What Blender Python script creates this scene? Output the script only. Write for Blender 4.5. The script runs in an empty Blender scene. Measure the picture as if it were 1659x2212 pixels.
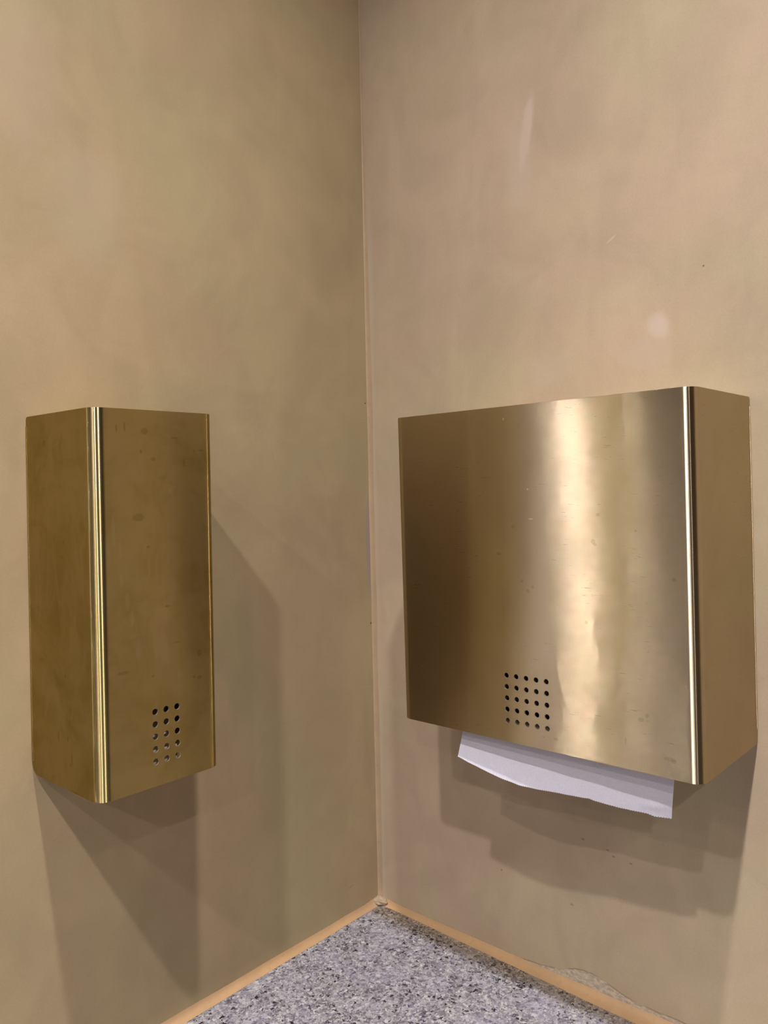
import bpy, bmesh, math, random
from mathutils import Vector, Matrix, noise
random.seed(7)
S = bpy.context.scene
COL = S.collection
PI = math.pi

# ---------------------------------------------------------------- measures (metres)
# room corner at the origin; left wall is the plane y=0 (x<0), right wall is the plane x=0 (y<0)
ZC = -0.4447           # top of the stone counter
ZFLOOR = -1.33
ZCEIL = 1.26
XEND, YEND = -4.0, -2.8

# ---------------------------------------------------------------- helpers
def link(name, me, mat=None, parent=None):
    o = bpy.data.objects.new(name, me)
    COL.objects.link(o)
    if mat is not None:
        o.data.materials.append(mat)
    if parent is not None:
        o.parent = parent
    return o

def from_bm(name, bm, mat, parent=None, smooth=False, angle=None):
    me = bpy.data.meshes.new(name)
    bmesh.ops.recalc_face_normals(bm, faces=bm.faces)
    bm.to_mesh(me); bm.free()
    if smooth or angle is not None:
        me.polygons.foreach_set('use_smooth', [True] * len(me.polygons))
        if angle is not None:
            me.set_sharp_from_angle(angle=math.radians(angle))
    return link(name, me, mat, parent)

def tag(o, label, cat, group=None):
    o['label'] = label; o['category'] = cat
    if group: o['group'] = group

def struct(o):
    o['kind'] = 'structure'
    return o

def empty(name, loc):
    o = bpy.data.objects.new(name, None)
    o.empty_display_size = 0.05
    COL.objects.link(o); o.location = loc
    return o

def box(bm, lo, hi):
    v = [bm.verts.new((x, y, z)) for z in (lo[2], hi[2]) for y in (lo[1], hi[1]) for x in (lo[0], hi[0])]
    for f in ((0, 2, 3, 1), (4, 5, 7, 6), (0, 1, 5, 4), (2, 6, 7, 3), (0, 4, 6, 2), (1, 3, 7, 5)):
        bm.faces.new([v[i] for i in f])

def apply_mods(o):
    dg = bpy.context.evaluated_depsgraph_get()
    me = bpy.data.meshes.new_from_object(o.evaluated_get(dg))
    old = o.data
    o.modifiers.clear()
    o.data = me
    bpy.data.meshes.remove(old)

# ---------------------------------------------------------------- node helpers
class NT:
    def __init__(s, name):
        s.m = bpy.data.materials.new(name); s.m.use_nodes = True
        s.t = s.m.node_tree; s.t.nodes.clear()
        s.out = s.t.nodes.new('ShaderNodeOutputMaterial')
        s.b = s.t.nodes.new('ShaderNodeBsdfPrincipled')
        s.t.links.new(s.b.outputs[0], s.out.inputs[0])
        s.geo = s.t.nodes.new('ShaderNodeNewGeometry')
        s.P = s.geo.outputs['Position']
    def n(s, typ, ins=None, **kw):
        x = s.t.nodes.new(typ)
        for k, v in kw.items(): setattr(x, k, v)
        for k, v in (ins or {}).items(): s.set(x.inputs[k], v)
        return x
    def set(s, sock, v):
        if isinstance(v, bpy.types.NodeSocket): s.t.links.new(v, sock)
        elif hasattr(v, 'outputs'): s.t.links.new(v.outputs[0], sock)
        else: sock.default_value = v
    def math(s, op, a, b=0.0, c=None, clamp=False):
        x = s.n('ShaderNodeMath', {0: a, 1: b}, operation=op, use_clamp=clamp)
        if c is not None: s.set(x.inputs[2], c)
        return x.outputs[0]
    def vec(s, op, a, b):
        return s.n('ShaderNodeVectorMath', {0: a, 1: b}, operation=op).outputs[0]
    def mix(s, f, a, b, mode='MIX'):
        x = s.t.nodes.new('ShaderNodeMix'); x.data_type = 'RGBA'; x.blend_type = mode
        s.set(x.inputs[0], f); s.set(x.inputs[6], a); s.set(x.inputs[7], b)
        return x.outputs[2]
    def noise(s, vec, scale, detail=3, rough=0.5, dist=0.0):
        x = s.n('ShaderNodeTexNoise', {'Scale': scale, 'Detail': detail, 'Roughness': rough, 'Distortion': dist})
        s.set(x.inputs['Vector'], vec)
        return x.outputs['Fac']
    def scaled(s, v, sc, off=(0, 0, 0)):
        return s.n('ShaderNodeMapping', {'Vector': v, 'Scale': sc, 'Location': off}).outputs[0]
    def rng(s, v, a, b, c=0.0, d=1.0, smooth=True):
        x = s.n('ShaderNodeMapRange', {'Value': v, 'From Min': a, 'From Max': b, 'To Min': c, 'To Max': d})
        if smooth: x.interpolation_type = 'SMOOTHSTEP'
        return x.outputs[0]
    def sep(s, v):
        x = s.n('ShaderNodeSeparateXYZ', {0: v}); return x.outputs
    def blob(s, vec, c, r, rot=0.0, axis=0):
        """soft elliptical patch: 1 at the centre, 0 outside radius r (world metres)"""
        d = s.vec('SUBTRACT', vec, c)
        if rot:
            q = s.n('ShaderNodeVectorRotate', {'Vector': d, 'Angle': rot}, rotation_type='X_AXIS' if axis == 0 else 'Y_AXIS')
            d = q.outputs[0]
        d = s.vec('DIVIDE', d, r)
        l = s.n('ShaderNodeVectorMath', {0: d}, operation='LENGTH').outputs[1]
        return s.rng(l, 0.0, 1.0, 1.0, 0.0)

# ---------------------------------------------------------------- materials
def plaster(name, side):
    s = NT(name)
    warp = s.n('ShaderNodeTexNoise', {'Scale': 3.0, 'Detail': 2.0}); s.set(warp.inputs['Vector'], s.P)
    wv = s.vec('ADD', s.P, s.vec('SCALE', s.vec('SUBTRACT', warp.outputs['Color'], (.5, .5, .5)), (0, 0, 0)))
    big = s.noise(s.P, 3.2, 3, .5, .6)
    mid = s.noise(s.P, 9.0, 4, .55, 1.0)
    tro = s.noise(s.scaled(s.P, (1, 1, .45), (3, 1, 2)), 14.0, 3, .5, 1.4)
    hue = s.noise(s.scaled(s.P, (1, 1, 1), (7, 2, 5)), 4.5, 2, .5, .8)
    fine = s.noise(s.P, 420, 2, .6)
    base = (0.475, 0.372, 0.252, 1)
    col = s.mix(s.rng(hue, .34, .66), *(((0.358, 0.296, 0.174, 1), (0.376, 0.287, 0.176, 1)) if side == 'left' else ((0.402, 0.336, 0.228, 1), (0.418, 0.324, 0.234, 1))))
    f = s.math('ADD', s.math('ADD', s.rng(big, .3, .7, -.05, .05), s.rng(mid, .3, .7, -.045, .045)), s.rng(tro, .3, .7, -.03, .03))
    f = s.math('ADD', f, s.rng(fine, .3, .7, -.022, .022))
    f = s.math('ADD', f, 1.0)
    k = s.n('ShaderNodeCombineColor'); 
    for i in range(3): s.set(k.inputs[i], f)
    col = s.mix(1.0, col, k.outputs[0], 'MULTIPLY')
    x, y, z = s.sep(s.P)
    nz = s.noise(s.P, 30, 4, .6)
    dN = s.math('MULTIPLY', s.math('SUBTRACT', nz, .5), .9)
    def patch(c, r, colr, amt, rot=0, hard=False):
        nonlocal col
        b = s.blob(s.P, c, r, rot, 0 if side == 'right' else 1)
        b = s.math('MULTIPLY', s.rng(s.math('ADD', b, s.math('MULTIPLY', dN, 1.0 if not hard else .5)), .12 if not hard else .25, .85 if not hard else .4), amt)
        col = s.mix(b, col, colr)
    if side == 'right':
        # pale trowel smears and worn spots on the upper wall
        patch((0, -.256, .535), (.1, .012, .075), (0.502, 0.403, 0.334, 1), .85, rot=-.18)
        patch((0, -.245, .50), (.1, .035, .09), (0.456, 0.372, 0.289, 1), .5)
        patch((0, -.409, .293), (.1, .022, .026), (0.502, 0.410, 0.342, 1), .85, rot=.4)
        patch((0, -.395, .268), (.1, .045, .028), (0.441, 0.357, 0.281, 1), .6)
        patch((0, -.28, .262), (.1, .05, .035), (0.433, 0.350, 0.274, 1), .55)
        patch((0, -.358, .392), (.1, .011, .0022), (0.502, 0.426, 0.334, 1), .5, rot=.6)
        patch((0, -.455, .345), (.1, .0014, .0014), (0.091, 0.061, 0.030, 1), .8, hard=True)
        patch((0, -.205, -.337), (.1, .0016, .0016), (0.190, 0.129, 0.076, 1), .8, hard=True)
        # dark specks under the towel
        for yy, zz in ((-.315, -.268), (-.345, -.272), (-.352, -.277), (-.372, -.279), (-.30, -.348)):
            patch((0, yy, zz), (.1, .003, .0018), (0.152, 0.106, 0.061, 1), .5, hard=True)
        # paler strip of plaster built up beside the corner joint
        wob = s.math('MULTIPLY', s.math('SUBTRACT', s.noise(s.scaled(s.P, (0, 0, 1)), 9, 3), .5), .010)
        yy = s.math('ADD', y, wob)
        band = s.math('MULTIPLY', s.rng(yy, -.017, -.009, 0, 1), s.rng(z, .70, .35, 0, 1))
        col = s.mix(s.math('MULTIPLY', band, .55), col, (0.456, 0.380, 0.289, 1))
        # crusty pale lip above the counter joint, with the crack along its top
        e = s.math('ADD', z, s.math('MULTIPLY', s.math('SUBTRACT', s.noise(s.scaled(s.P, (0, 1, .3)), 60, 4, .6), .5), .004))
        hump = s.math('ADD', s.math('MULTIPLY', s.blob(s.P, (0, -.322, -.43), (.5, .055, .5)), .0115), s.math('MULTIPLY', s.rng(y, -.22, -.30, 0, 1), .0065))
        top = s.math('ADD', hump, -.4375)
        m = s.math('MULTIPLY', s.rng(s.math('SUBTRACT', top, e), -.0004, .0008, 0, 1), s.rng(y, -.21, -.235, 0, 1))
        crust = s.mix(s.rng(s.noise(s.scaled(s.P, (1, 1, 2)), 150, 4, .7), .35, .65), (.35, .295, .225, 1), (.55, .475, .385, 1))
        col = s.mix(m, col, crust)
        ed = s.math('SUBTRACT', 1.0, s.rng(s.math('ABSOLUTE', s.math('SUBTRACT', top, s.math('ADD', e, -.0004))), 0, .0011))
        ed = s.math('MULTIPLY', s.math('MULTIPLY', ed, s.rng(nz, .42, .55)), s.rng(y, -.19, -.23, .35, 1))
        col = s.mix(s.math('MULTIPLY', ed, .6), col, (0.152, 0.106, 0.068, 1))
    else:
        patch((-.40, 0, .42), (.07, .1, .11), (0.426, 0.357, 0.251, 1), .35)
        patch((-.46, 0, .52), (.06, .1, .14), (0.410, 0.342, 0.251, 1), .3)
        # bluish grey rubbed streak beside the corner
        b = s.blob(s.P, (-.004, 0, .055), (.010, .1, .10))
        col = s.mix(s.math('MULTIPLY', s.rng(s.math('ADD', b, s.math('MULTIPLY', dN, .3)), .1, .6), .55), col, (0.281, 0.251, 0.251, 1))
        for xx, zz, rx, rz in ((-.0055, .2475, .0022, .0016), (-.004, -.0535, .002, .0022)):
            patch((xx, 0, zz), (rx, .1, rz), (0.076, 0.046, 0.030, 1), .8, hard=True)
        patch((-.018, 0, -.139), (.016, .1, .0009), (0.456, 0.380, 0.274, 1), .45)
        patch((-.232, 0, -.143), (.03, .1, .0012), (0.426, 0.357, 0.258, 1), .3)
        patch((-.155, 0, -.155), (.05, .1, .0008), (0.228, 0.175, 0.114, 1), .25)
        patch((-.362, 0, -.176), (.0075, .1, .0012), (0.471, 0.395, 0.289, 1), .7, rot=.8)
        patch((-.055, 0, -.402), (.010, .1, .0009), (0.167, 0.122, 0.076, 1), .6, rot=.25)
    s.set(s.b.inputs['Base Color'], col)
    s.set(s.b.inputs['Roughness'], s.rng(mid, .3, .7, .52, .66))
    s.set(s.b.inputs['Specular IOR Level'], .12)
    h = s.math('ADD', s.math('MULTIPLY', s.noise(s.P, 26, 4, .55, .8), .5), s.math('MULTIPLY', s.noise(s.P, 500, 3, .6), .035))
    bp = s.n('ShaderNodeBump', {'Strength': .22, 'Distance': .004, 'Height': h})
    s.set(s.b.inputs['Normal'], bp)
    return s.m

def brass(name, seed, aniso=-.73, rough=.36, amp=.02, tint=(.74, .565, .305), patina=(.56, .40, .17), mott=.5, spots=(), lights=(), pale=()):
    s = NT(name)
    tc = s.n('ShaderNodeTexCoord').outputs['Object']
    sc = (1, 1, 1)
    v0 = s.scaled(tc, (1, 1, 1), (seed * 3.1, seed * 1.7, seed))
    brush = s.noise(s.scaled(v0, (40, 40, 1500)), 1.0, 3, .6)
    brush2 = s.noise(s.scaled(v0, (90, 90, 2400)), 1.0, 2, .6)
    cloud = s.noise(v0, 16, 5, .6, .8)
    cloud2 = s.noise(s.scaled(v0, (1, 1, 1), (5, 5, 5)), 48, 4, .6, .6)
    run = s.noise(s.scaled(v0, (1, 1, .3), (2, 8, 1)), 30, 3, .5, 1.2)
    patch = s.math('ADD', s.math('MULTIPLY', s.rng(cloud, .40, .68), .6), s.math('MULTIPLY', s.rng(cloud2, .5, .75), .35))
    patch = s.math('MULTIPLY', patch, mott, clamp=True)
    col = s.mix(patch, tint + (1,), patina + (1,))
    col = s.mix(s.math('MULTIPLY', s.rng(run, .56, .68), mott * .5), col, (tint[0] * 1.05, tint[1] * 1.04, tint[2] * 1.25, 1))
    # finger marks and drips as small darker rings and dots
    vo = s.n('ShaderNodeTexVoronoi', {'Scale': 34.0}); s.set(vo.inputs['Vector'], s.vec('ADD', v0, s.vec('MULTIPLY', s.n('ShaderNodeTexNoise', {'Scale': 120.0}).outputs['Color'], (.006, .006, .006))))
    ring = s.math('SUBTRACT', 1.0, s.rng(s.math('ABSOLUTE', s.math('SUBTRACT', vo.outputs['Distance'], .09)), 0, .05))
    dot = s.math('MULTIPLY', ring, s.rng(s.n('ShaderNodeSeparateColor', {0: vo.outputs['Color']}).outputs[0], .80, .82, smooth=False))
    col = s.mix(s.math('MULTIPLY', dot, .28), col, patina + (1,))
    nz = s.math('MULTIPLY', s.math('SUBTRACT', s.noise(v0, 260, 3, .6), .5), .9)
    for c, r in spots:
        b = s.blob(tc, c, r)
        col = s.mix(s.math('MULTIPLY', s.rng(s.math('ADD', b, nz), .2, .6), .5), col, tuple(q * .8 for q in patina) + (1,))
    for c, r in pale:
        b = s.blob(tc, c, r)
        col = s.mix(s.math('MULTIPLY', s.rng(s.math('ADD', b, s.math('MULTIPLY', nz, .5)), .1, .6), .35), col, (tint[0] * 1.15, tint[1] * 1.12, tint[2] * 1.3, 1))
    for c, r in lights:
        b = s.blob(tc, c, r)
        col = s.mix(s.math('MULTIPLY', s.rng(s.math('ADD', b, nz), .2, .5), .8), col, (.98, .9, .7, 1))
    r = s.math('ADD', s.rng(s.math('ADD', s.math('MULTIPLY', brush, .5), s.math('MULTIPLY', brush2, .5)), .35, .65, -amp, amp, smooth=False), rough)
    r = s.math('ADD', r, s.math('MULTIPLY', patch, .04))
    # horizontally brushed sheet: reflections smear up and down across the brush lines
    g = s.n('ShaderNodeBsdfAnisotropic', {'Color': col, 'Roughness': r, 'Anisotropy': aniso, 'Tangent': s.n('ShaderNodeCombineXYZ', {0: 0.0, 1: 0.0, 2: 1.0})})
    g.distribution = 'GGX'
    g2 = s.n('ShaderNodeBsdfAnisotropic', {'Color': col, 'Roughness': s.math('MULTIPLY', r, .78), 'Anisotropy': -.845, 'Tangent': s.n('ShaderNodeCombineXYZ', {0: 0.0, 1: 0.0, 2: 1.0})})
    g2.distribution = 'GGX'
    mx = s.n('ShaderNodeMixShader', {0: .6}); s.set(mx.inputs[1], g.outputs[0]); s.set(mx.inputs[2], g2.outputs[0])
    s.t.links.new(mx.outputs[0], s.out.inputs[0])
    return s.m

def granite():
    s = NT('speckled_granite')
    w = s.n('ShaderNodeTexNoise', {'Scale': 260.0, 'Detail': 2.0}); s.set(w.inputs['Vector'], s.P)
    v = s.vec('ADD', s.P, s.vec('MULTIPLY', s.vec('SUBTRACT', w.outputs['Color'], (.5, .5, .5)), (.009, .009, .009)))
    def cells(scale, off, stops):
        vo = s.n('ShaderNodeTexVoronoi', {'Scale': scale}); s.set(vo.inputs['Vector'], s.vec('ADD', v, off))
        c = s.n('ShaderNodeSeparateColor', {0: vo.outputs['Color']}).outputs[0]
        r = s.n('ShaderNodeValToRGB', {0: c}); e = r.color_ramp; e.interpolation = 'CONSTANT'
        while len(e.elements) < len(stops): e.elements.new(.5)
        for el, (p, k) in zip(e.elements, stops): el.position = p; el.color = k + (1,)
        return r.outputs[0], c
    a, ac = cells(400, (0, 0, 0), [(0, (.018, .018, .03)), (.09, (.075, .075, .10)), (.22, (.16, .16, .19)), (.42, (.27, .27, .30)), (.64, (.40, .40, .43)), (.84, (.57, .57, .60)), (.94, (.30, .31, .44))])
    b, bc = cells(260, (1, 2, 3), [(0, (.15, .15, .18)), (.25, (.27, .27, .30)), (.55, (.42, .42, .45)), (.85, (.58, .57, .56))])
    dk, dc = cells(330, (4, 1, 0), [(0, (1, 1, 1)), (.055, (0, 0, 0))])
    col = s.mix(.35, a, b)
    col = s.mix(s.n('ShaderNodeSeparateColor', {0: dk}).outputs[0], col, (.02, .02, .035, 1))
    x, y, z = s.sep(s.P)
    cl = s.noise(s.P, 22, 3, .6)
    col = s.mix(s.math('MULTIPLY', s.rng(cl, .45, .65), .30), col, (.43, .43, .54, 1))
    # brownish residue along the joint at the right wall
    sn = s.math('ADD', x, s.math('MULTIPLY', s.math('SUBTRACT', s.noise(s.P, 45, 4, .6), .5), .03))
    st = s.rng(sn, -.042, -.016, 0, .85)
    col = s.mix(st, col, s.mix(1.0, col, (.80, .66, .46, 1), 'MULTIPLY'))
    s.set(s.b.inputs['Base Color'], col)
    s.set(s.b.inputs['Roughness'], .42)
    s.set(s.b.inputs['Specular IOR Level'], .4)
    bp = s.n('ShaderNodeBump', {'Strength': .12, 'Distance': .0006, 'Height': s.noise(s.P, 300, 2)})
    s.set(s.b.inputs['Normal'], bp)
    return s.m

def sealant(name, c1, c2, dirt):
    s = NT(name)
    n1 = s.noise(s.P, 22, 4, .6); n2 = s.noise(s.P, 160, 3, .6)
    col = s.mix(s.rng(n1, .35, .65), c1 + (1,), c2 + (1,))
    col = s.mix(s.math('MULTIPLY', s.rng(n2, .56, .72), dirt), col, (.30, .20, .12, 1))
    d = s.n('ShaderNodeVectorMath', {0: s.vec('SUBTRACT', s.P, (0, 0, ZC))}, operation='LENGTH').outputs[1]
    col = s.mix(s.math('MULTIPLY', s.rng(s.math('ADD', d, s.math('MULTIPLY', n2, .012)), .028, .016), .75), col, (.47, .36, .26, 1))
    s.set(s.b.inputs['Base Color'], col)
    s.set(s.b.inputs['Roughness'], .42)
    bp = s.n('ShaderNodeBump', {'Strength': .3, 'Distance': .001, 'Height': s.noise(s.P, 90, 4, .6)})
    s.set(s.b.inputs['Normal'], bp)
    return s.m

def plain(name, col, rough=.5, metal=0.0, bump=0.0, scale=80, spec=.5):
    s = NT(name)
    n = s.noise(s.P, scale, 3)
    s.set(s.b.inputs['Base Color'], s.mix(s.rng(n, .3, .7), tuple(c * .93 for c in col) + (1,), tuple(min(1, c * 1.05) for c in col) + (1,)))
    s.set(s.b.inputs['Roughness'], rough); s.set(s.b.inputs['Metallic'], metal)
    s.set(s.b.inputs['Specular IOR Level'], spec)
    if bump:
        s.set(s.b.inputs['Normal'], s.n('ShaderNodeBump', {'Strength': bump, 'Distance': .001, 'Height': n}))
    return s.m

def paper_mat():
    s = NT('white_tissue_paper')
    fib = s.noise(s.scaled(s.P, (1, 1, 1)), 700, 3, .6)
    clo = s.noise(s.P, 60, 3, .6)
    col = s.mix(s.rng(fib, .3, .7), (.66, .655, .76, 1), (.73, .725, .84, 1))
    s.set(s.b.inputs['Base Color'], col)
    s.set(s.b.inputs['Roughness'], .9); s.set(s.b.inputs['Specular IOR Level'], .1)
    h = s.math('ADD', fib, s.math('MULTIPLY', clo, 2.0))
    s.set(s.b.inputs['Normal'], s.n('ShaderNodeBump', {'Strength': .25, 'Distance': .0005, 'Height': h}))
    tr = s.n('ShaderNodeBsdfTranslucent', {0: (.7, .68, .74, 1)})
    mx = s.n('ShaderNodeMixShader', {0: .22}); s.set(mx.inputs[1], s.b.outputs[0]); s.set(mx.inputs[2], tr.outputs[0])
    s.t.links.new(mx.outputs[0], s.out.inputs[0])
    return s.m

def emission(name, col, st):
    s = NT(name)
    e = s.n('ShaderNodeEmission', {0: col + (1,), 1: st}); s.t.links.new(e.outputs[0], s.out.inputs[0])
    return s.m
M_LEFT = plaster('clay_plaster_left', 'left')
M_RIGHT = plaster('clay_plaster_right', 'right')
M_GRAN = granite()
M_BEAD = sealant('tan_sealant', (.52, .335, .175), (.46, .30, .165), .25)
M_BEAD2 = sealant('tan_corner_sealant', (.41, .30, .185), (.37, .275, .18), .3)
M_LUMP = plain('smeared_sealant', (.38, .285, .20), .45, bump=.6, scale=260)
M_CEIL = plain('matt_ceiling_paint', (.10, .07, .04), .8, bump=.1)
M_ROOM = plain('dark_room_panelling', (.10, .06, .025), .6, bump=.1)
M_FLOOR = plain('grey_floor_stone', (.12, .115, .11), .5, bump=.1, scale=30)
M_DARK = plain('dark_inner_metal', (.06, .05, .045), .55, .3)
M_GREY = plain('grey_inner_plastic', (.42, .36, .31), .5)
M_STEEL = plain('satin_trim_metal', (.75, .74, .72), .3, 1.0)
M_PAPER = paper_mat()
M_CUT = plain('raw_cut_brass', (.92, .80, .58), .45, 1.0)
def mirror_mat():
    s = NT('silvered_glass')
    s.set(s.b.inputs['Base Color'], (.88, .89, .88, 1)); s.set(s.b.inputs['Metallic'], 1.0); s.set(s.b.inputs['Roughness'], .02)
    return s.m
M_MIRROR = mirror_mat()


# ---------------------------------------------------------------- room shell
def slab(name, lo, hi, mat):
    bm = bmesh.new(); box(bm, lo, hi)
    return struct(from_bm(name, bm, mat))
T = .1
slab('wall_left', (XEND - T, 0, ZFLOOR - T), (T, T, ZCEIL + T), M_LEFT)
slab('wall_right', (0, YEND - T, ZFLOOR - T), (T, 0, ZCEIL + T), M_RIGHT)
slab('wall_back', (XEND - T, YEND - T, ZFLOOR - T), (T, YEND, ZCEIL + T), M_ROOM)
slab('wall_far', (XEND - T, YEND, ZFLOOR - T), (XEND, 0, ZCEIL + T), M_ROOM)
slab('floor', (XEND, YEND, ZFLOOR - T), (0, 0, ZFLOOR), M_FLOOR)
slab('ceiling', (XEND, YEND, ZCEIL), (0, 0, ZCEIL + T), M_CEIL)

# two unseen glowing panels added on the far wall for bright bands in the brass
def add_glow_panel(name, ya, yb, col, st):
    bm = bmesh.new(); box(bm, (XEND, ya, ZFLOOR + .1), (XEND + .012, yb, ZCEIL - .06))
    wn = struct(from_bm(name, bm, emission(name + '_emitter', col, st)))
    bm = bmesh.new()
    for a, b in ((ya - .015, ya), (yb, yb + .015)): box(bm, (XEND, a, ZFLOOR + .07), (XEND + .03, b, ZCEIL - .03))
    for c, d in ((ZFLOOR + .07, ZFLOOR + .1), (ZCEIL - .06, ZCEIL - .03)): box(bm, (XEND, ya, c), (XEND + .03, yb, d))
    from_bm('panel_rim', bm, M_STEEL, wn)  # metal rim around the added panel
add_glow_panel('glow_panel_1', -1.67, -1.32, (1.0, .83, .56), 2.2)  # warm panel, added to give the wide dispenser its yellow band
add_glow_panel('glow_panel_2', -2.00, -1.70, (.97, .90, .98), 3.0)  # cool panel, added for the pale band and the narrow dispenser's bright edge

# stone counter along the left wall
bm = bmesh.new(); box(bm, (-2.4, -.58, ZC - .04), (-.0003, -.0003, ZC))
ct = from_bm('countertop', bm, M_GRAN)
bv = ct.modifiers.new('b', 'BEVEL'); bv.width = .002; bv.segments = 2; apply_mods(ct)
tag(ct, 'grey speckled granite countertop filling the corner below both dispensers', 'countertop')

# sealant beads: a coved strip whose legs lie on the two faces it joins
def bead(name, n, pts, mat):
    """pts(t) -> (A on face one, B on face two, K the inner corner)"""
    bm = bmesh.new(); rows = []
    prof = 7
    for i in range(n + 1):
        A, B, K = pts(i / n)
        row = []
        for j in range(prof):
            u = j / (prof - 1)
            p = A.lerp(B, u) + (K - (A + B) / 2) * (.30 * math.sin(PI * u))
            row.append(bm.verts.new(p))
        row.append(bm.verts.new(K)); rows.append(row)
    for a, b in zip(rows, rows[1:]):
        m = len(a)
        for j in range(m): bm.faces.new((a[j], a[(j + 1) % m], b[(j + 1) % m], b[j]))
    bm.faces.new(rows[0]); bm.faces.new(rows[-1][::-1])
    return struct(from_bm(name, bm, mat, angle=50))
def nz(x, s=1.0, o=0.0): return noise.noise((x * s + o, o * 1.7, .3))
def pl(t):
    x = -.0002 - 2.3 * t ** 1.6
    g = .0072 + .0016 * min(1, -x / .35)
    w = g + .0007 * nz(x, 18, 2); d = g + .0007 * nz(x, 25, 5)
    if -x < .03: w += .003 * (1 + x / .03)
    return Vector((x, -.00005, ZC + w)), Vector((x, -d, ZC + .0002)), Vector((x, -.00005, ZC + .0002))
def pr(t):
    y = -.0002 - 2.0 * t ** 1.6
    h = .0078 + .0008 * nz(y, 16, 9) + .0018 * min(1, max(0, (-y - .25) / .2)); d = .004 + min(.0095, -y * .026) + .0006 * nz(y, 30, 4)
    if -y < .03: h += .003 * (1 + y / .03); d += .002 * (1 + y / .03)
    return Vector((-.00005, y, ZC + h)), Vector((-d, y, ZC + .0002)), Vector((-.00005, y, ZC + .0002))
def pv(t):
    z = ZC + .006 + t * (ZCEIL - ZC - .007)
    k = max(.35, min(1, 1 - (z - .3) / .5))
    a = (.0022 + .0005 * nz(z, 14, 3)) * k; b = (.0080 + .0012 * nz(z, 9, 7)) * k
    return Vector((-a, -.00005, z)), Vector((-.00005, -b, z)), Vector((-.00005, -.00005, z))
bead('trim_1', 260, pl, M_BEAD)
bead('trim_2', 260, pr, M_BEAD)
bead('trim_3', 200, pv, M_BEAD2)

# smeared lump of sealant where the three beads meet
bm = bmesh.new(); bmesh.ops.create_icosphere(bm, subdivisions=4, radius=1.0)
for v in bm.verts:
    n = 1 + .22 * noise.noise(v.co * 2.3) + .10 * noise.noise(v.co * 6)
    v.co = Vector((v.co.x * .0105 * n - .0015, v.co.y * .0150 * n - .0020, v.co.z * .0062 * n + ZC + .0046))
    v.co.x = min(v.co.x, -.0001); v.co.y = min(v.co.y, -.0001); v.co.z = max(v.co.z, ZC + .0001)
struct(from_bm('trim_4', bm, M_LUMP, smooth=True))

# ---------------------------------------------------------------- dispensers
# Local frame for both: u along the wall, v out of the wall, z up; origin on the wall at the bottom centre.
def plan(w, d, r, ext=0.0, seg=10):
    """plan outline of a folded sheet: list of (u, v)"""
    h = w / 2
    pts = []
    for v in (0.0, .0015, .003, .006, .010, .02): pts.append((-h, v))
    for i in range(seg + 1):
        a = PI - (PI / 2) * i / seg
        pts.append((-h + r + r * math.cos(a), d - r + r * math.sin(a)))
    for i in range(seg + 1):
        a = PI / 2 - (PI / 2) * i / seg
        pts.append((h - r + r * math.cos(a), d - r + r * math.sin(a)))
    for v in (.02, .010, .006, .003, .0015, 0.0): pts.append((h, v))
    return pts

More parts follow.
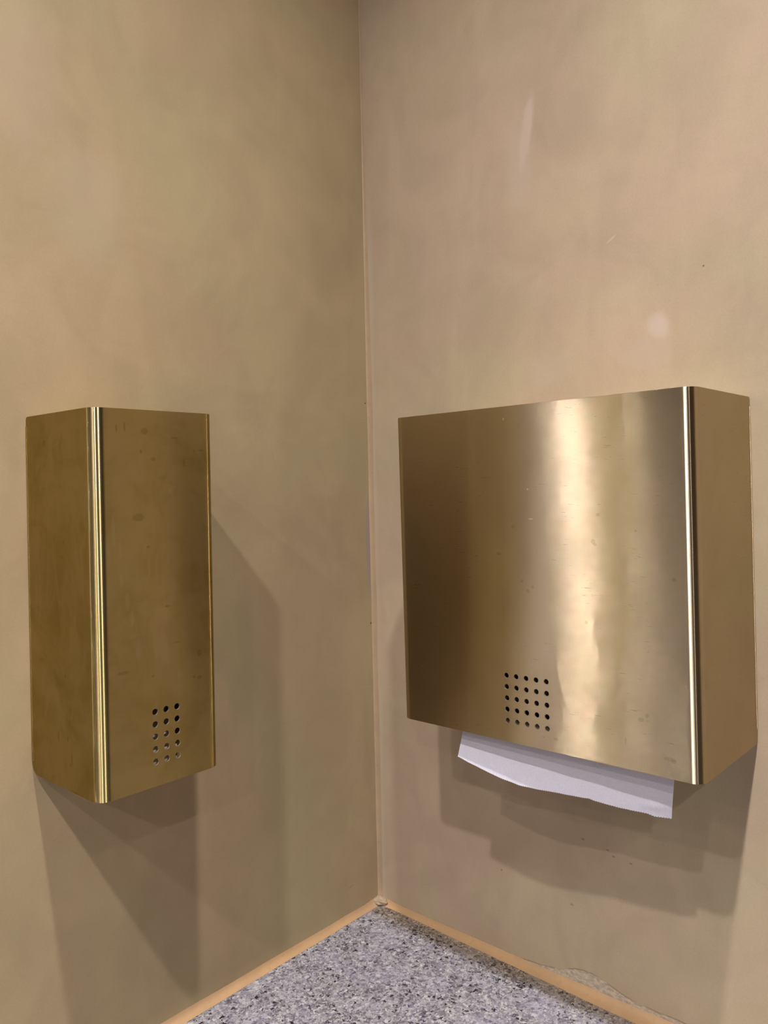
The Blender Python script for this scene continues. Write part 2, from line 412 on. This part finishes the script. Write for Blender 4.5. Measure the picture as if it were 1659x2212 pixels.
def cover(parent, tf, w, d, H, r, th, holes, hd, mat, tf_bottom):
    pts = plan(w, d, r)
    bm = bmesh.new(); lo, hi = [], []
    for (u, v) in pts:
        cb = 0.0
        if v < .010: q = 1 - v / .010; cb = .010 * (1 - math.sqrt(max(0, 1 - q * q)))
        ctp = 0.0
        if v < .003: q = 1 - v / .003; ctp = .003 * (1 - math.sqrt(max(0, 1 - q * q)))
        lo.append(bm.verts.new((u, v, cb))); hi.append(bm.verts.new((u, v, H - ctp)))
    for i in range(len(pts) - 1):
        bm.faces.new((lo[i], lo[i + 1], hi[i + 1], hi[i]))
    me = bpy.data.meshes.new('cover'); 
    bmesh.ops.recalc_face_normals(bm, faces=bm.faces)
    # make normals point outwards (+v on the front)
    bm.faces.ensure_lookup_table()
    ff = max(bm.faces, key=lambda f: f.calc_center_median().y)
    if ff.normal.y < 0: bmesh.ops.reverse_faces(bm, faces=bm.faces)
    bm.to_mesh(me); bm.free()
    o = link('cover', me, mat)
    so = o.modifiers.new('s', 'SOLIDIFY'); so.thickness = th; so.offset = -1; so.use_even_offset = True
    apply_mods(o)
    cb = bmesh.new()
    for (u, z) in holes:
        bmesh.ops.create_cone(cb, cap_ends=True, segments=28, radius1=hd / 2, radius2=hd / 2, depth=.02,
                              matrix=Matrix.Translation((u, d, z)) @ Matrix.Rotation(PI / 2, 4, 'X'))
    cm = bpy.data.meshes.new('cut'); cb.to_mesh(cm); cb.free()
    co = bpy.data.objects.new('cut', cm); COL.objects.link(co)
    bo = o.modifiers.new('b', 'BOOLEAN'); bo.object = co; bo.operation = 'DIFFERENCE'; bo.solver = 'EXACT'
    bpy.context.view_layer.update()
    apply_mods(o)
    bpy.data.objects.remove(co); bpy.data.meshes.remove(cm)
    be = o.modifiers.new('e', 'BEVEL'); be.width = .00028; be.segments = 2; be.limit_method = 'ANGLE'; be.angle_limit = math.radians(60)
    apply_mods(o)
    # raw cut metal inside the holes and along the lower edge
    o.data.materials.append(M_CUT)
    for p in o.data.polygons:
        c = p.center
        if (abs(c.y - d) < .004 and abs(p.normal.y) < .6 and .012 < c.z < .08 and abs(c.x) < w / 2 - r) or (p.normal.z < -.5 and c.z < .012):
            p.material_index = 1
    # closed lid folded in at the top
    bm = bmesh.new(); bm.from_mesh(o.data)
    inn = plan(w - 2 * th * .9, d - th * .9, max(.001, r - th * .9))
    z0, z1 = H - .0012 - th, H - .0012
    a = [bm.verts.new((u, max(v, .004), z0)) for u, v in inn if v > .003 or v == 0]
    b = [bm.verts.new((u, max(v, .004), z1)) for u, v in inn if v > .003 or v == 0]
    bm.faces.new(b[::-1]); bm.faces.new(a)
    for i in range(len(a)):
        j = (i + 1) % len(a); bm.faces.new((a[i], a[j], b[j], b[i]))
    bmesh.ops.remove_doubles(bm, verts=a + b, dist=1e-6)
    bm.to_mesh(o.data); bm.free()
    o.parent = parent
    return o

def place(o, tf):
    for v in o.data.vertices: v.co = tf(v.co)
    o.data.update()

def smooth(o, ang=30):
    o.data.polygons.foreach_set('use_smooth', [True] * len(o.data.polygons))
    o.data.set_sharp_from_angle(angle=math.radians(ang))
    w = o.modifiers.new('w', 'WEIGHTED_NORMAL'); w.mode = 'FACE_AREA'; w.weight = 100; w.keep_sharp = True; 

def prism(parent, name, lo, hi, mat, bev=.001):
    bm = bmesh.new(); box(bm, lo, hi)
    o = from_bm(name, bm, mat, parent)
    if bev:
        b = o.modifiers.new('b', 'BEVEL'); b.width = bev; b.segments = 2; apply_mods(o)
    return o

# --- narrow dispenser on the left wall: local (u,v,z) -> world offset (u, -v, z)
LW, LD, LH = .12518, .12351, .33453
LX, LZ = (-.47637 - .35119) / 2, -.12781
soap = empty('soap_dispenser', (LX, 0, LZ))
tag(soap, 'tall narrow brushed brass dispenser box with fifteen round holes on the left wall', 'soap dispenser')
def tfL(c):
    t = c.z / LH
    return Vector((c.x + .00586 * t, -c.y * (1 - .0197 * t), c.z))
hl = [((i - 1) * .01135 + (-.4097 - LX) - .0003, .0221 + k * .01113) for i in range(3) for k in range(5)]
M_BR_L = brass('brushed_brass_narrow', 1.0, rough=.36, amp=.003, tint=(.46, .36, .165), patina=(.36, .27, .085), mott=1.0,
               spots=([((-0.0602, -0.0362, 0.3085), (0.0100, 0.0035, 0.0060)), ((-0.0602, -0.0689, 0.2204), (0.0100, 0.0020, 0.0030)), ((-0.0602, -0.0670, 0.2061), (0.0100, 0.0020, 0.0020)), ((-0.0602, -0.0677, 0.1015), (0.0100, 0.0025, 0.0030)), ((-0.0602, -0.0532, 0.0449), (0.0100, 0.0022, 0.0070)), ((-0.0602, -0.0776, 0.0291), (0.0100, 0.0022, 0.0120)), ((-0.0602, -0.0747, 0.0235), (0.0100, 0.0030, 0.0030)), ((-0.0602, -0.0822, 0.0005), (0.0100, 0.0080, 0.0025)), ((-0.0602, -0.0705, 0.0462), (0.0100, 0.0020, 0.0040)),
                      ((-0.0342, -0.1220, 0.3173), (0.0020, 0.0100, 0.0060)), ((-0.0263, -0.1220, 0.3188), (0.0020, 0.0100, 0.0070)), ((-0.0071, -0.1220, 0.3155), (0.0060, 0.0100, 0.0050)), ((0.0235, -0.1220, 0.3107), (0.0070, 0.0100, 0.0015)), ((0.0513, -0.1220, 0.2998), (0.0060, 0.0100, 0.0018)), ((0.0441, -0.1220, 0.2989), (0.0020, 0.0100, 0.0025)), ((-0.0114, -0.1220, 0.2980), (0.0020, 0.0100, 0.0030)), ((0.0008, -0.1220, 0.2912), (0.0040, 0.0100, 0.0030)), ((0.0326, -0.1220, 0.2881), (0.0020, 0.0100, 0.0060)), ((-0.0158, -0.1220, 0.2401), (0.0100, 0.0100, 0.0060)), ((-0.0076, -0.1220, 0.2136), (0.0030, 0.0100, 0.0020)), ((0.0098, -0.1220, 0.1592), (0.0050, 0.0100, 0.0016)), ((0.0188, -0.1220, 0.1250), (0.0070, 0.0100, 0.0012)), ((-0.0358, -0.1220, 0.1069), (0.0100, 0.0100, 0.0025)), ((0.0417, -0.1220, 0.0883), (0.0040, 0.0100, 0.0030)), ((0.0356, -0.1220, 0.0899), (0.0030, 0.0100, 0.0020)), ((-0.0071, -0.1220, 0.0990), (0.0030, 0.0100, 0.0020)), ((0.0425, -0.1220, 0.1112), (0.0040, 0.0100, 0.0060))]),
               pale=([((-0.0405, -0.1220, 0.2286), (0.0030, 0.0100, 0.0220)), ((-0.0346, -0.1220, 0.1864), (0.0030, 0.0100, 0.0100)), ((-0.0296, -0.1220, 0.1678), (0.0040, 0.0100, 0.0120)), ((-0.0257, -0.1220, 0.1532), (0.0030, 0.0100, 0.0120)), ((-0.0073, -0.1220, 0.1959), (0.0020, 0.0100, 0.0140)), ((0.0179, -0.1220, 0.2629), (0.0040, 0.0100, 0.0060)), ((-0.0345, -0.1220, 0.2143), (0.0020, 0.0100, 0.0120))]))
pL = []
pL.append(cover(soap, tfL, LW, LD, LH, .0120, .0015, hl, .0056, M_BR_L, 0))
pL.append(prism(soap, 'back_plate', (-LW / 2 - .0006, .0004, .012), (LW / 2 - .001, .0024, LH - .0085), M_BR_L, .0004))
pL.append(prism(soap, 'bottom_panel', (-LW / 2 + .0017, .003, .008), (LW / 2 - .0017, .035, .0095), M_BR_L, .0003))
pL.append(prism(soap, 'soap_tank', (-LW / 2 + .004, .004, .115), (LW / 2 - .004, .09, .30), M_DARK, .004))
# pump body with a sloped grey nose behind the lowest holes
bm = bmesh.new()
prof = [(.03, .012), (.1165, .012), (.1165, .030), (.108, .052), (.085, .075), (.03, .085)]
vs = [[bm.verts.new((u, a, b)) for a, b in prof] for u in (-.045, .020)]
bm.faces.new(vs[0]); bm.faces.new(vs[1][::-1])
for i in range(6):
    j = (i + 1) % 6; bm.faces.new((vs[0][i], vs[0][j], vs[1][j], vs[1][i]))
pu = from_bm('pump_body', bm, M_GREY, soap); b = pu.modifiers.new('b', 'BEVEL'); b.width = .002; b.segments = 2; apply_mods(pu)
pL.append(pu)
for o in pL: place(o, tfL); 
for o in pL: smooth(o)

# --- wide paper dispenser on the right wall: local (u, v, z) -> world offset (-v, u, z)
RW, RD, RHt = .32908, .14295, .33
RY, RZ = (-.17419 - .50327) / 2, -.12119
tow = empty('paper_towel_dispenser', (0, RY, RZ))
tag(tow, 'wide brushed brass dispenser box with twenty-five round holes on the right wall', 'paper towel dispenser')
def tfR(c):
    t = c.z / RHt
    slope = (.5 - c.x / RW)            # 0 towards the corner, 1 at the near end
    return Vector((-c.y * (1 - .0142 * t), c.x + .00557 * t, c.z + .00367 * t * slope))
hr = [(.334 * -1 - RY + (i - 2) * .01122, .0211 + k * .01118) for i in range(5) for k in range(5)]
M_BR_R = brass('brushed_brass_wide', 2.0, rough=.36, amp=.010, tint=(.57, .475, .325), patina=(.47, .37, .21), mott=.3,
               spots=([((-0.1425, 0.0349, 0.1867), (0.0200, 0.0045, 0.0030)), ((-0.1425, 0.0182, 0.2136), (0.0200, 0.0040, 0.0025)), ((-0.1425, 0.0021, 0.1517), (0.0200, 0.0035, 0.0030)), ((-0.1425, 0.0086, 0.1612), (0.0200, 0.0030, 0.0030)), ((-0.1425, -0.0717, 0.2261), (0.0200, 0.0035, 0.0030)), ((-0.1425, -0.0668, 0.2017), (0.0200, 0.0040, 0.0040)), ((-0.1425, -0.0686, 0.1993), (0.0200, 0.0030, 0.0030)), ((-0.1425, -0.1411, 0.1718), (0.0200, 0.0035, 0.0030)), ((-0.1425, -0.1165, 0.0512), (0.0200, 0.0028, 0.0030)), ((-0.1425, -0.1110, 0.0466), (0.0200, 0.0050, 0.0035)), ((-0.1425, -0.0965, 0.0253), (0.0200, 0.0016, 0.0060)), ((-0.1425, -0.0268, 0.0129), (0.0200, 0.0040, 0.0030)), ((-0.1425, -0.1363, 0.0171), (0.0200, 0.0090, 0.0030)), ((-0.1425, -0.1399, 0.0159), (0.0200, 0.0040, 0.0030)), ((-0.1425, -0.1075, 0.2123), (0.0200, 0.0020, 0.0020)), ((-0.1425, -0.0593, 0.1272), (0.0200, 0.0030, 0.0030)), ((-0.1425, -0.0032, 0.1561), (0.0200, 0.0020, 0.0030))]),
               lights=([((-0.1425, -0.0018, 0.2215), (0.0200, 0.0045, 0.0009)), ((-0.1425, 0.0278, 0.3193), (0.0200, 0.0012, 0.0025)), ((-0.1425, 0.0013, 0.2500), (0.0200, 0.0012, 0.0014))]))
pR = []
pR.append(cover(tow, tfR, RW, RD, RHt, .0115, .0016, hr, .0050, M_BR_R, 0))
pR.append(prism(tow, 'back_plate', (-RW / 2 - .0004, .0004, .014), (RW / 2 - .001, .0022, RHt - .009), M_BR_R, .0004))
pR.append(prism(tow, 'bottom_panel', (-RW / 2 + .002, .003, .006), (RW / 2 - .002, .104, .0076), M_BR_R, .0004))
pR.append(prism(tow, 'paper_tray', (-RW / 2 + .006, .004, .03), (RW / 2 - .006, .104, .30), M_DARK, .002))
pR.append(prism(tow, 'guide_lip', (-RW / 2 + .02, .119, .010), (RW / 2 - .02, .1355, .0185), M_GREY, .001))
for o in pR: place(o, tfR)
for o in pR: smooth(o)

# --- paper towel hanging out of the wide dispenser
bot = [ (-0.1325, -0.2412, -0.1535), (-0.1320, -0.2535, -0.1570), (-0.1315, -0.2649, -0.1595), (-0.1310, -0.2790, -0.1628), (-0.1300, -0.2925, -0.1655), (-0.1280, -0.3132, -0.1687),
       (-0.1260, -0.3334, -0.1689), (-0.1240, -0.3530, -0.1680), (-0.1215, -0.3805, -0.1672), (-0.1210, -0.3870, -0.1665), (-0.1205, -0.3930, -0.1674), (-0.1180, -0.4174, -0.1687),
       (-0.1155, -0.4431, -0.1681), (-0.1150, -0.4494, -0.1692), (-0.1120, -0.4640, -0.1686)]
def lerp_bot(y):
    for a, b in zip(bot, bot[1:]):
        if y >= b[1]:
            t = (y - a[1]) / (b[1] - a[1]); t = max(0, min(1, t))
            return a[0] + (b[0] - a[0]) * t, a[2] + (b[2] - a[2]) * t
    return bot[-1][0], bot[-1][2]
bm = bmesh.new(); rows = []
NU, NV = 300, 22
for i in range(NU + 1):
    a = i / NU
    yt = -.2404 + (-.4696 + .2404) * a; yb = -.2412 + (-.4636 + .2412) * a
    xb, zb = lerp_bot(yb)
    zb += (.0004 if i % 3 == 0 else -.0003) * (1 if .2 < a < 1 else .4)
    xt = -.1180 + .001 * a; zt = -.106
    col_ = []
    for j in range(NV + 1):
        t = j / NV
        s1 = t ** 1.7
        x = xt + (xb - xt) * s1; y = yt + (yb - yt) * t ** 1.3; z = zt + (zb - zt) * t
        wv = .0012 * t * noise.noise((a * 6, t * 2, 1.1)) + .0005 * t * noise.noise((a * 22, t * 5, 4.2))
        # small crease at the near lower corner
        cr = max(0, 1 - abs((a - .93) / .09)) * max(0, 1 - abs((t - .86 + .5 * (a - .93)) / .06))
        col_.append(bm.verts.new((x + wv - .0016 * cr, y, z)))
    rows.append(col_)
for a, b in zip(rows, rows[1:]):
    for j in range(NV): bm.faces.new((a[j], b[j], b[j + 1], a[j + 1]))
pt = from_bm('paper_towel', bm, M_PAPER, smooth=True)
so = pt.modifiers.new('s', 'SOLIDIFY'); so.thickness = .0003; apply_mods(pt)
pt.data.polygons.foreach_set('use_smooth', [True] * len(pt.data.polygons)); pt.data.set_sharp_from_angle(angle=math.radians(50))
tag(pt, 'white paper towel with torn edge hanging out of the wide brass dispenser', 'paper towel')

# ---------------------------------------------------------------- mirror over the counter, beyond the left edge of the photo
mr = empty('wall_mirror', (-1.31, 0, .0))
tag(mr, 'frameless mirror above the granite countertop on the left wall', 'mirror')
bm = bmesh.new(); box(bm, (-.65, -.004, -.10), (.65, -.0035, .95)); from_bm('glass', bm, M_MIRROR, mr)
bm = bmesh.new(); box(bm, (-.648, -.0035, -.098), (.648, -.0004, .948)); from_bm('backing', bm, M_DARK, mr)

# ---------------------------------------------------------------- ceiling downlights
LCOL = (1.0, .932, .91)
M_LENS = emission('lit_lens', LCOL, 12.0)
def downlight(x, y, power, label):
    e = empty('ceiling_downlight', (x, y, ZCEIL))
    tag(e, label, 'ceiling light', 'recessed ceiling downlights')
    bm = bmesh.new(); n = 40; prof = ((.030, -.0005), (.030, -.003), (.034, -.0045), (.043, -.003), (.045, -.0005))
    rings = [[bm.verts.new((r * math.cos(2 * PI * i / n), r * math.sin(2 * PI * i / n), z)) for i in range(n)] for r, z in prof]
    for q in range(len(prof)):
        a, b = rings[q], rings[(q + 1) % len(prof)]
        for i in range(n): bm.faces.new((a[i], a[(i + 1) % n], b[(i + 1) % n], b[i]))
    from_bm('trim_ring', bm, M_STEEL, e, angle=40)
    bm = bmesh.new(); bmesh.ops.create_circle(bm, cap_ends=True, segments=32, radius=.029, matrix=Matrix.Translation((0, 0, -.0008)))
    from_bm('lens', bm, M_LENS, e)
    L = bpy.data.lights.new('lamp', 'AREA'); L.shape = 'DISK'; L.size = .052; L.energy = power; L.color = LCOL
    L.spread = math.radians(SPREAD)
    lo = bpy.data.objects.new('lamp', L); COL.objects.link(lo); lo.parent = e; lo.location = (0, 0, -.0022)
SPREAD = 144
K = .73
for x, y, pw, lab in (
        (-.617, -.68, 17, 'recessed downlight in the ceiling above the counter, nearest the corner'),
        (-1.22, -.68, 21, 'recessed downlight in the ceiling above the counter, second from the corner'),
        (-1.77, -.69, 14.5, 'recessed downlight in the ceiling above the counter, third from the corner'),
        (-2.36, -.68, 9, 'recessed downlight in the ceiling above the counter, fourth from the corner'),
        (-3.00, -.68, 14, 'recessed downlight in the ceiling above the counter, farthest from the corner'),
        (-1.22, -1.84, 8, 'recessed downlight in the ceiling, nearer one of the pair behind the counter row'),
        (-2.40, -1.84, 31, 'recessed downlight in the ceiling, farther one of the pair behind the counter row')):
    downlight(x, y, pw * K, lab)

# ---------------------------------------------------------------- world
w = bpy.data.worlds.new('world'); S.world = w; w.use_nodes = True
w.node_tree.nodes['Background'].inputs[0].default_value = (.5, .47, .45, 1)
w.node_tree.nodes['Background'].inputs[1].default_value = .0

# ---------------------------------------------------------------- camera
f_px, yaw, pitch, roll = 1741.786, .84071, .03385, -.02212
F = Vector((math.sin(yaw) * math.cos(pitch), math.cos(yaw) * math.cos(pitch), -math.sin(pitch)))
R = Vector((math.cos(yaw), -math.sin(yaw), 0)); U = R.cross(F)
R2 = R * math.cos(roll) + U * math.sin(roll); U2 = -R * math.sin(roll) + U * math.cos(roll)
cam = bpy.data.cameras.new('camera'); co = bpy.data.objects.new('camera', cam); COL.objects.link(co)
mw = Matrix((R2, U2, -F)).transposed().to_4x4(); mw.translation = (-.81154, -.75159, .13628)
co.matrix_world = mw
cam.sensor_fit = 'VERTICAL'; cam.sensor_height = 24.0; cam.lens = f_px * 24.0 / 2212
cam.clip_start = .01; cam.clip_end = 50
S.camera = co

S.view_settings.view_transform = 'Standard'; S.view_settings.look = 'None'
S.view_settings.gamma = 1.0; S.view_settings.use_curve_mapping = False
S.view_settings.exposure = 0.0
S.cycles.blur_glossy = 1.0
S.cycles.sample_clamp_indirect = 500.0
S.cycles.max_bounces = 6
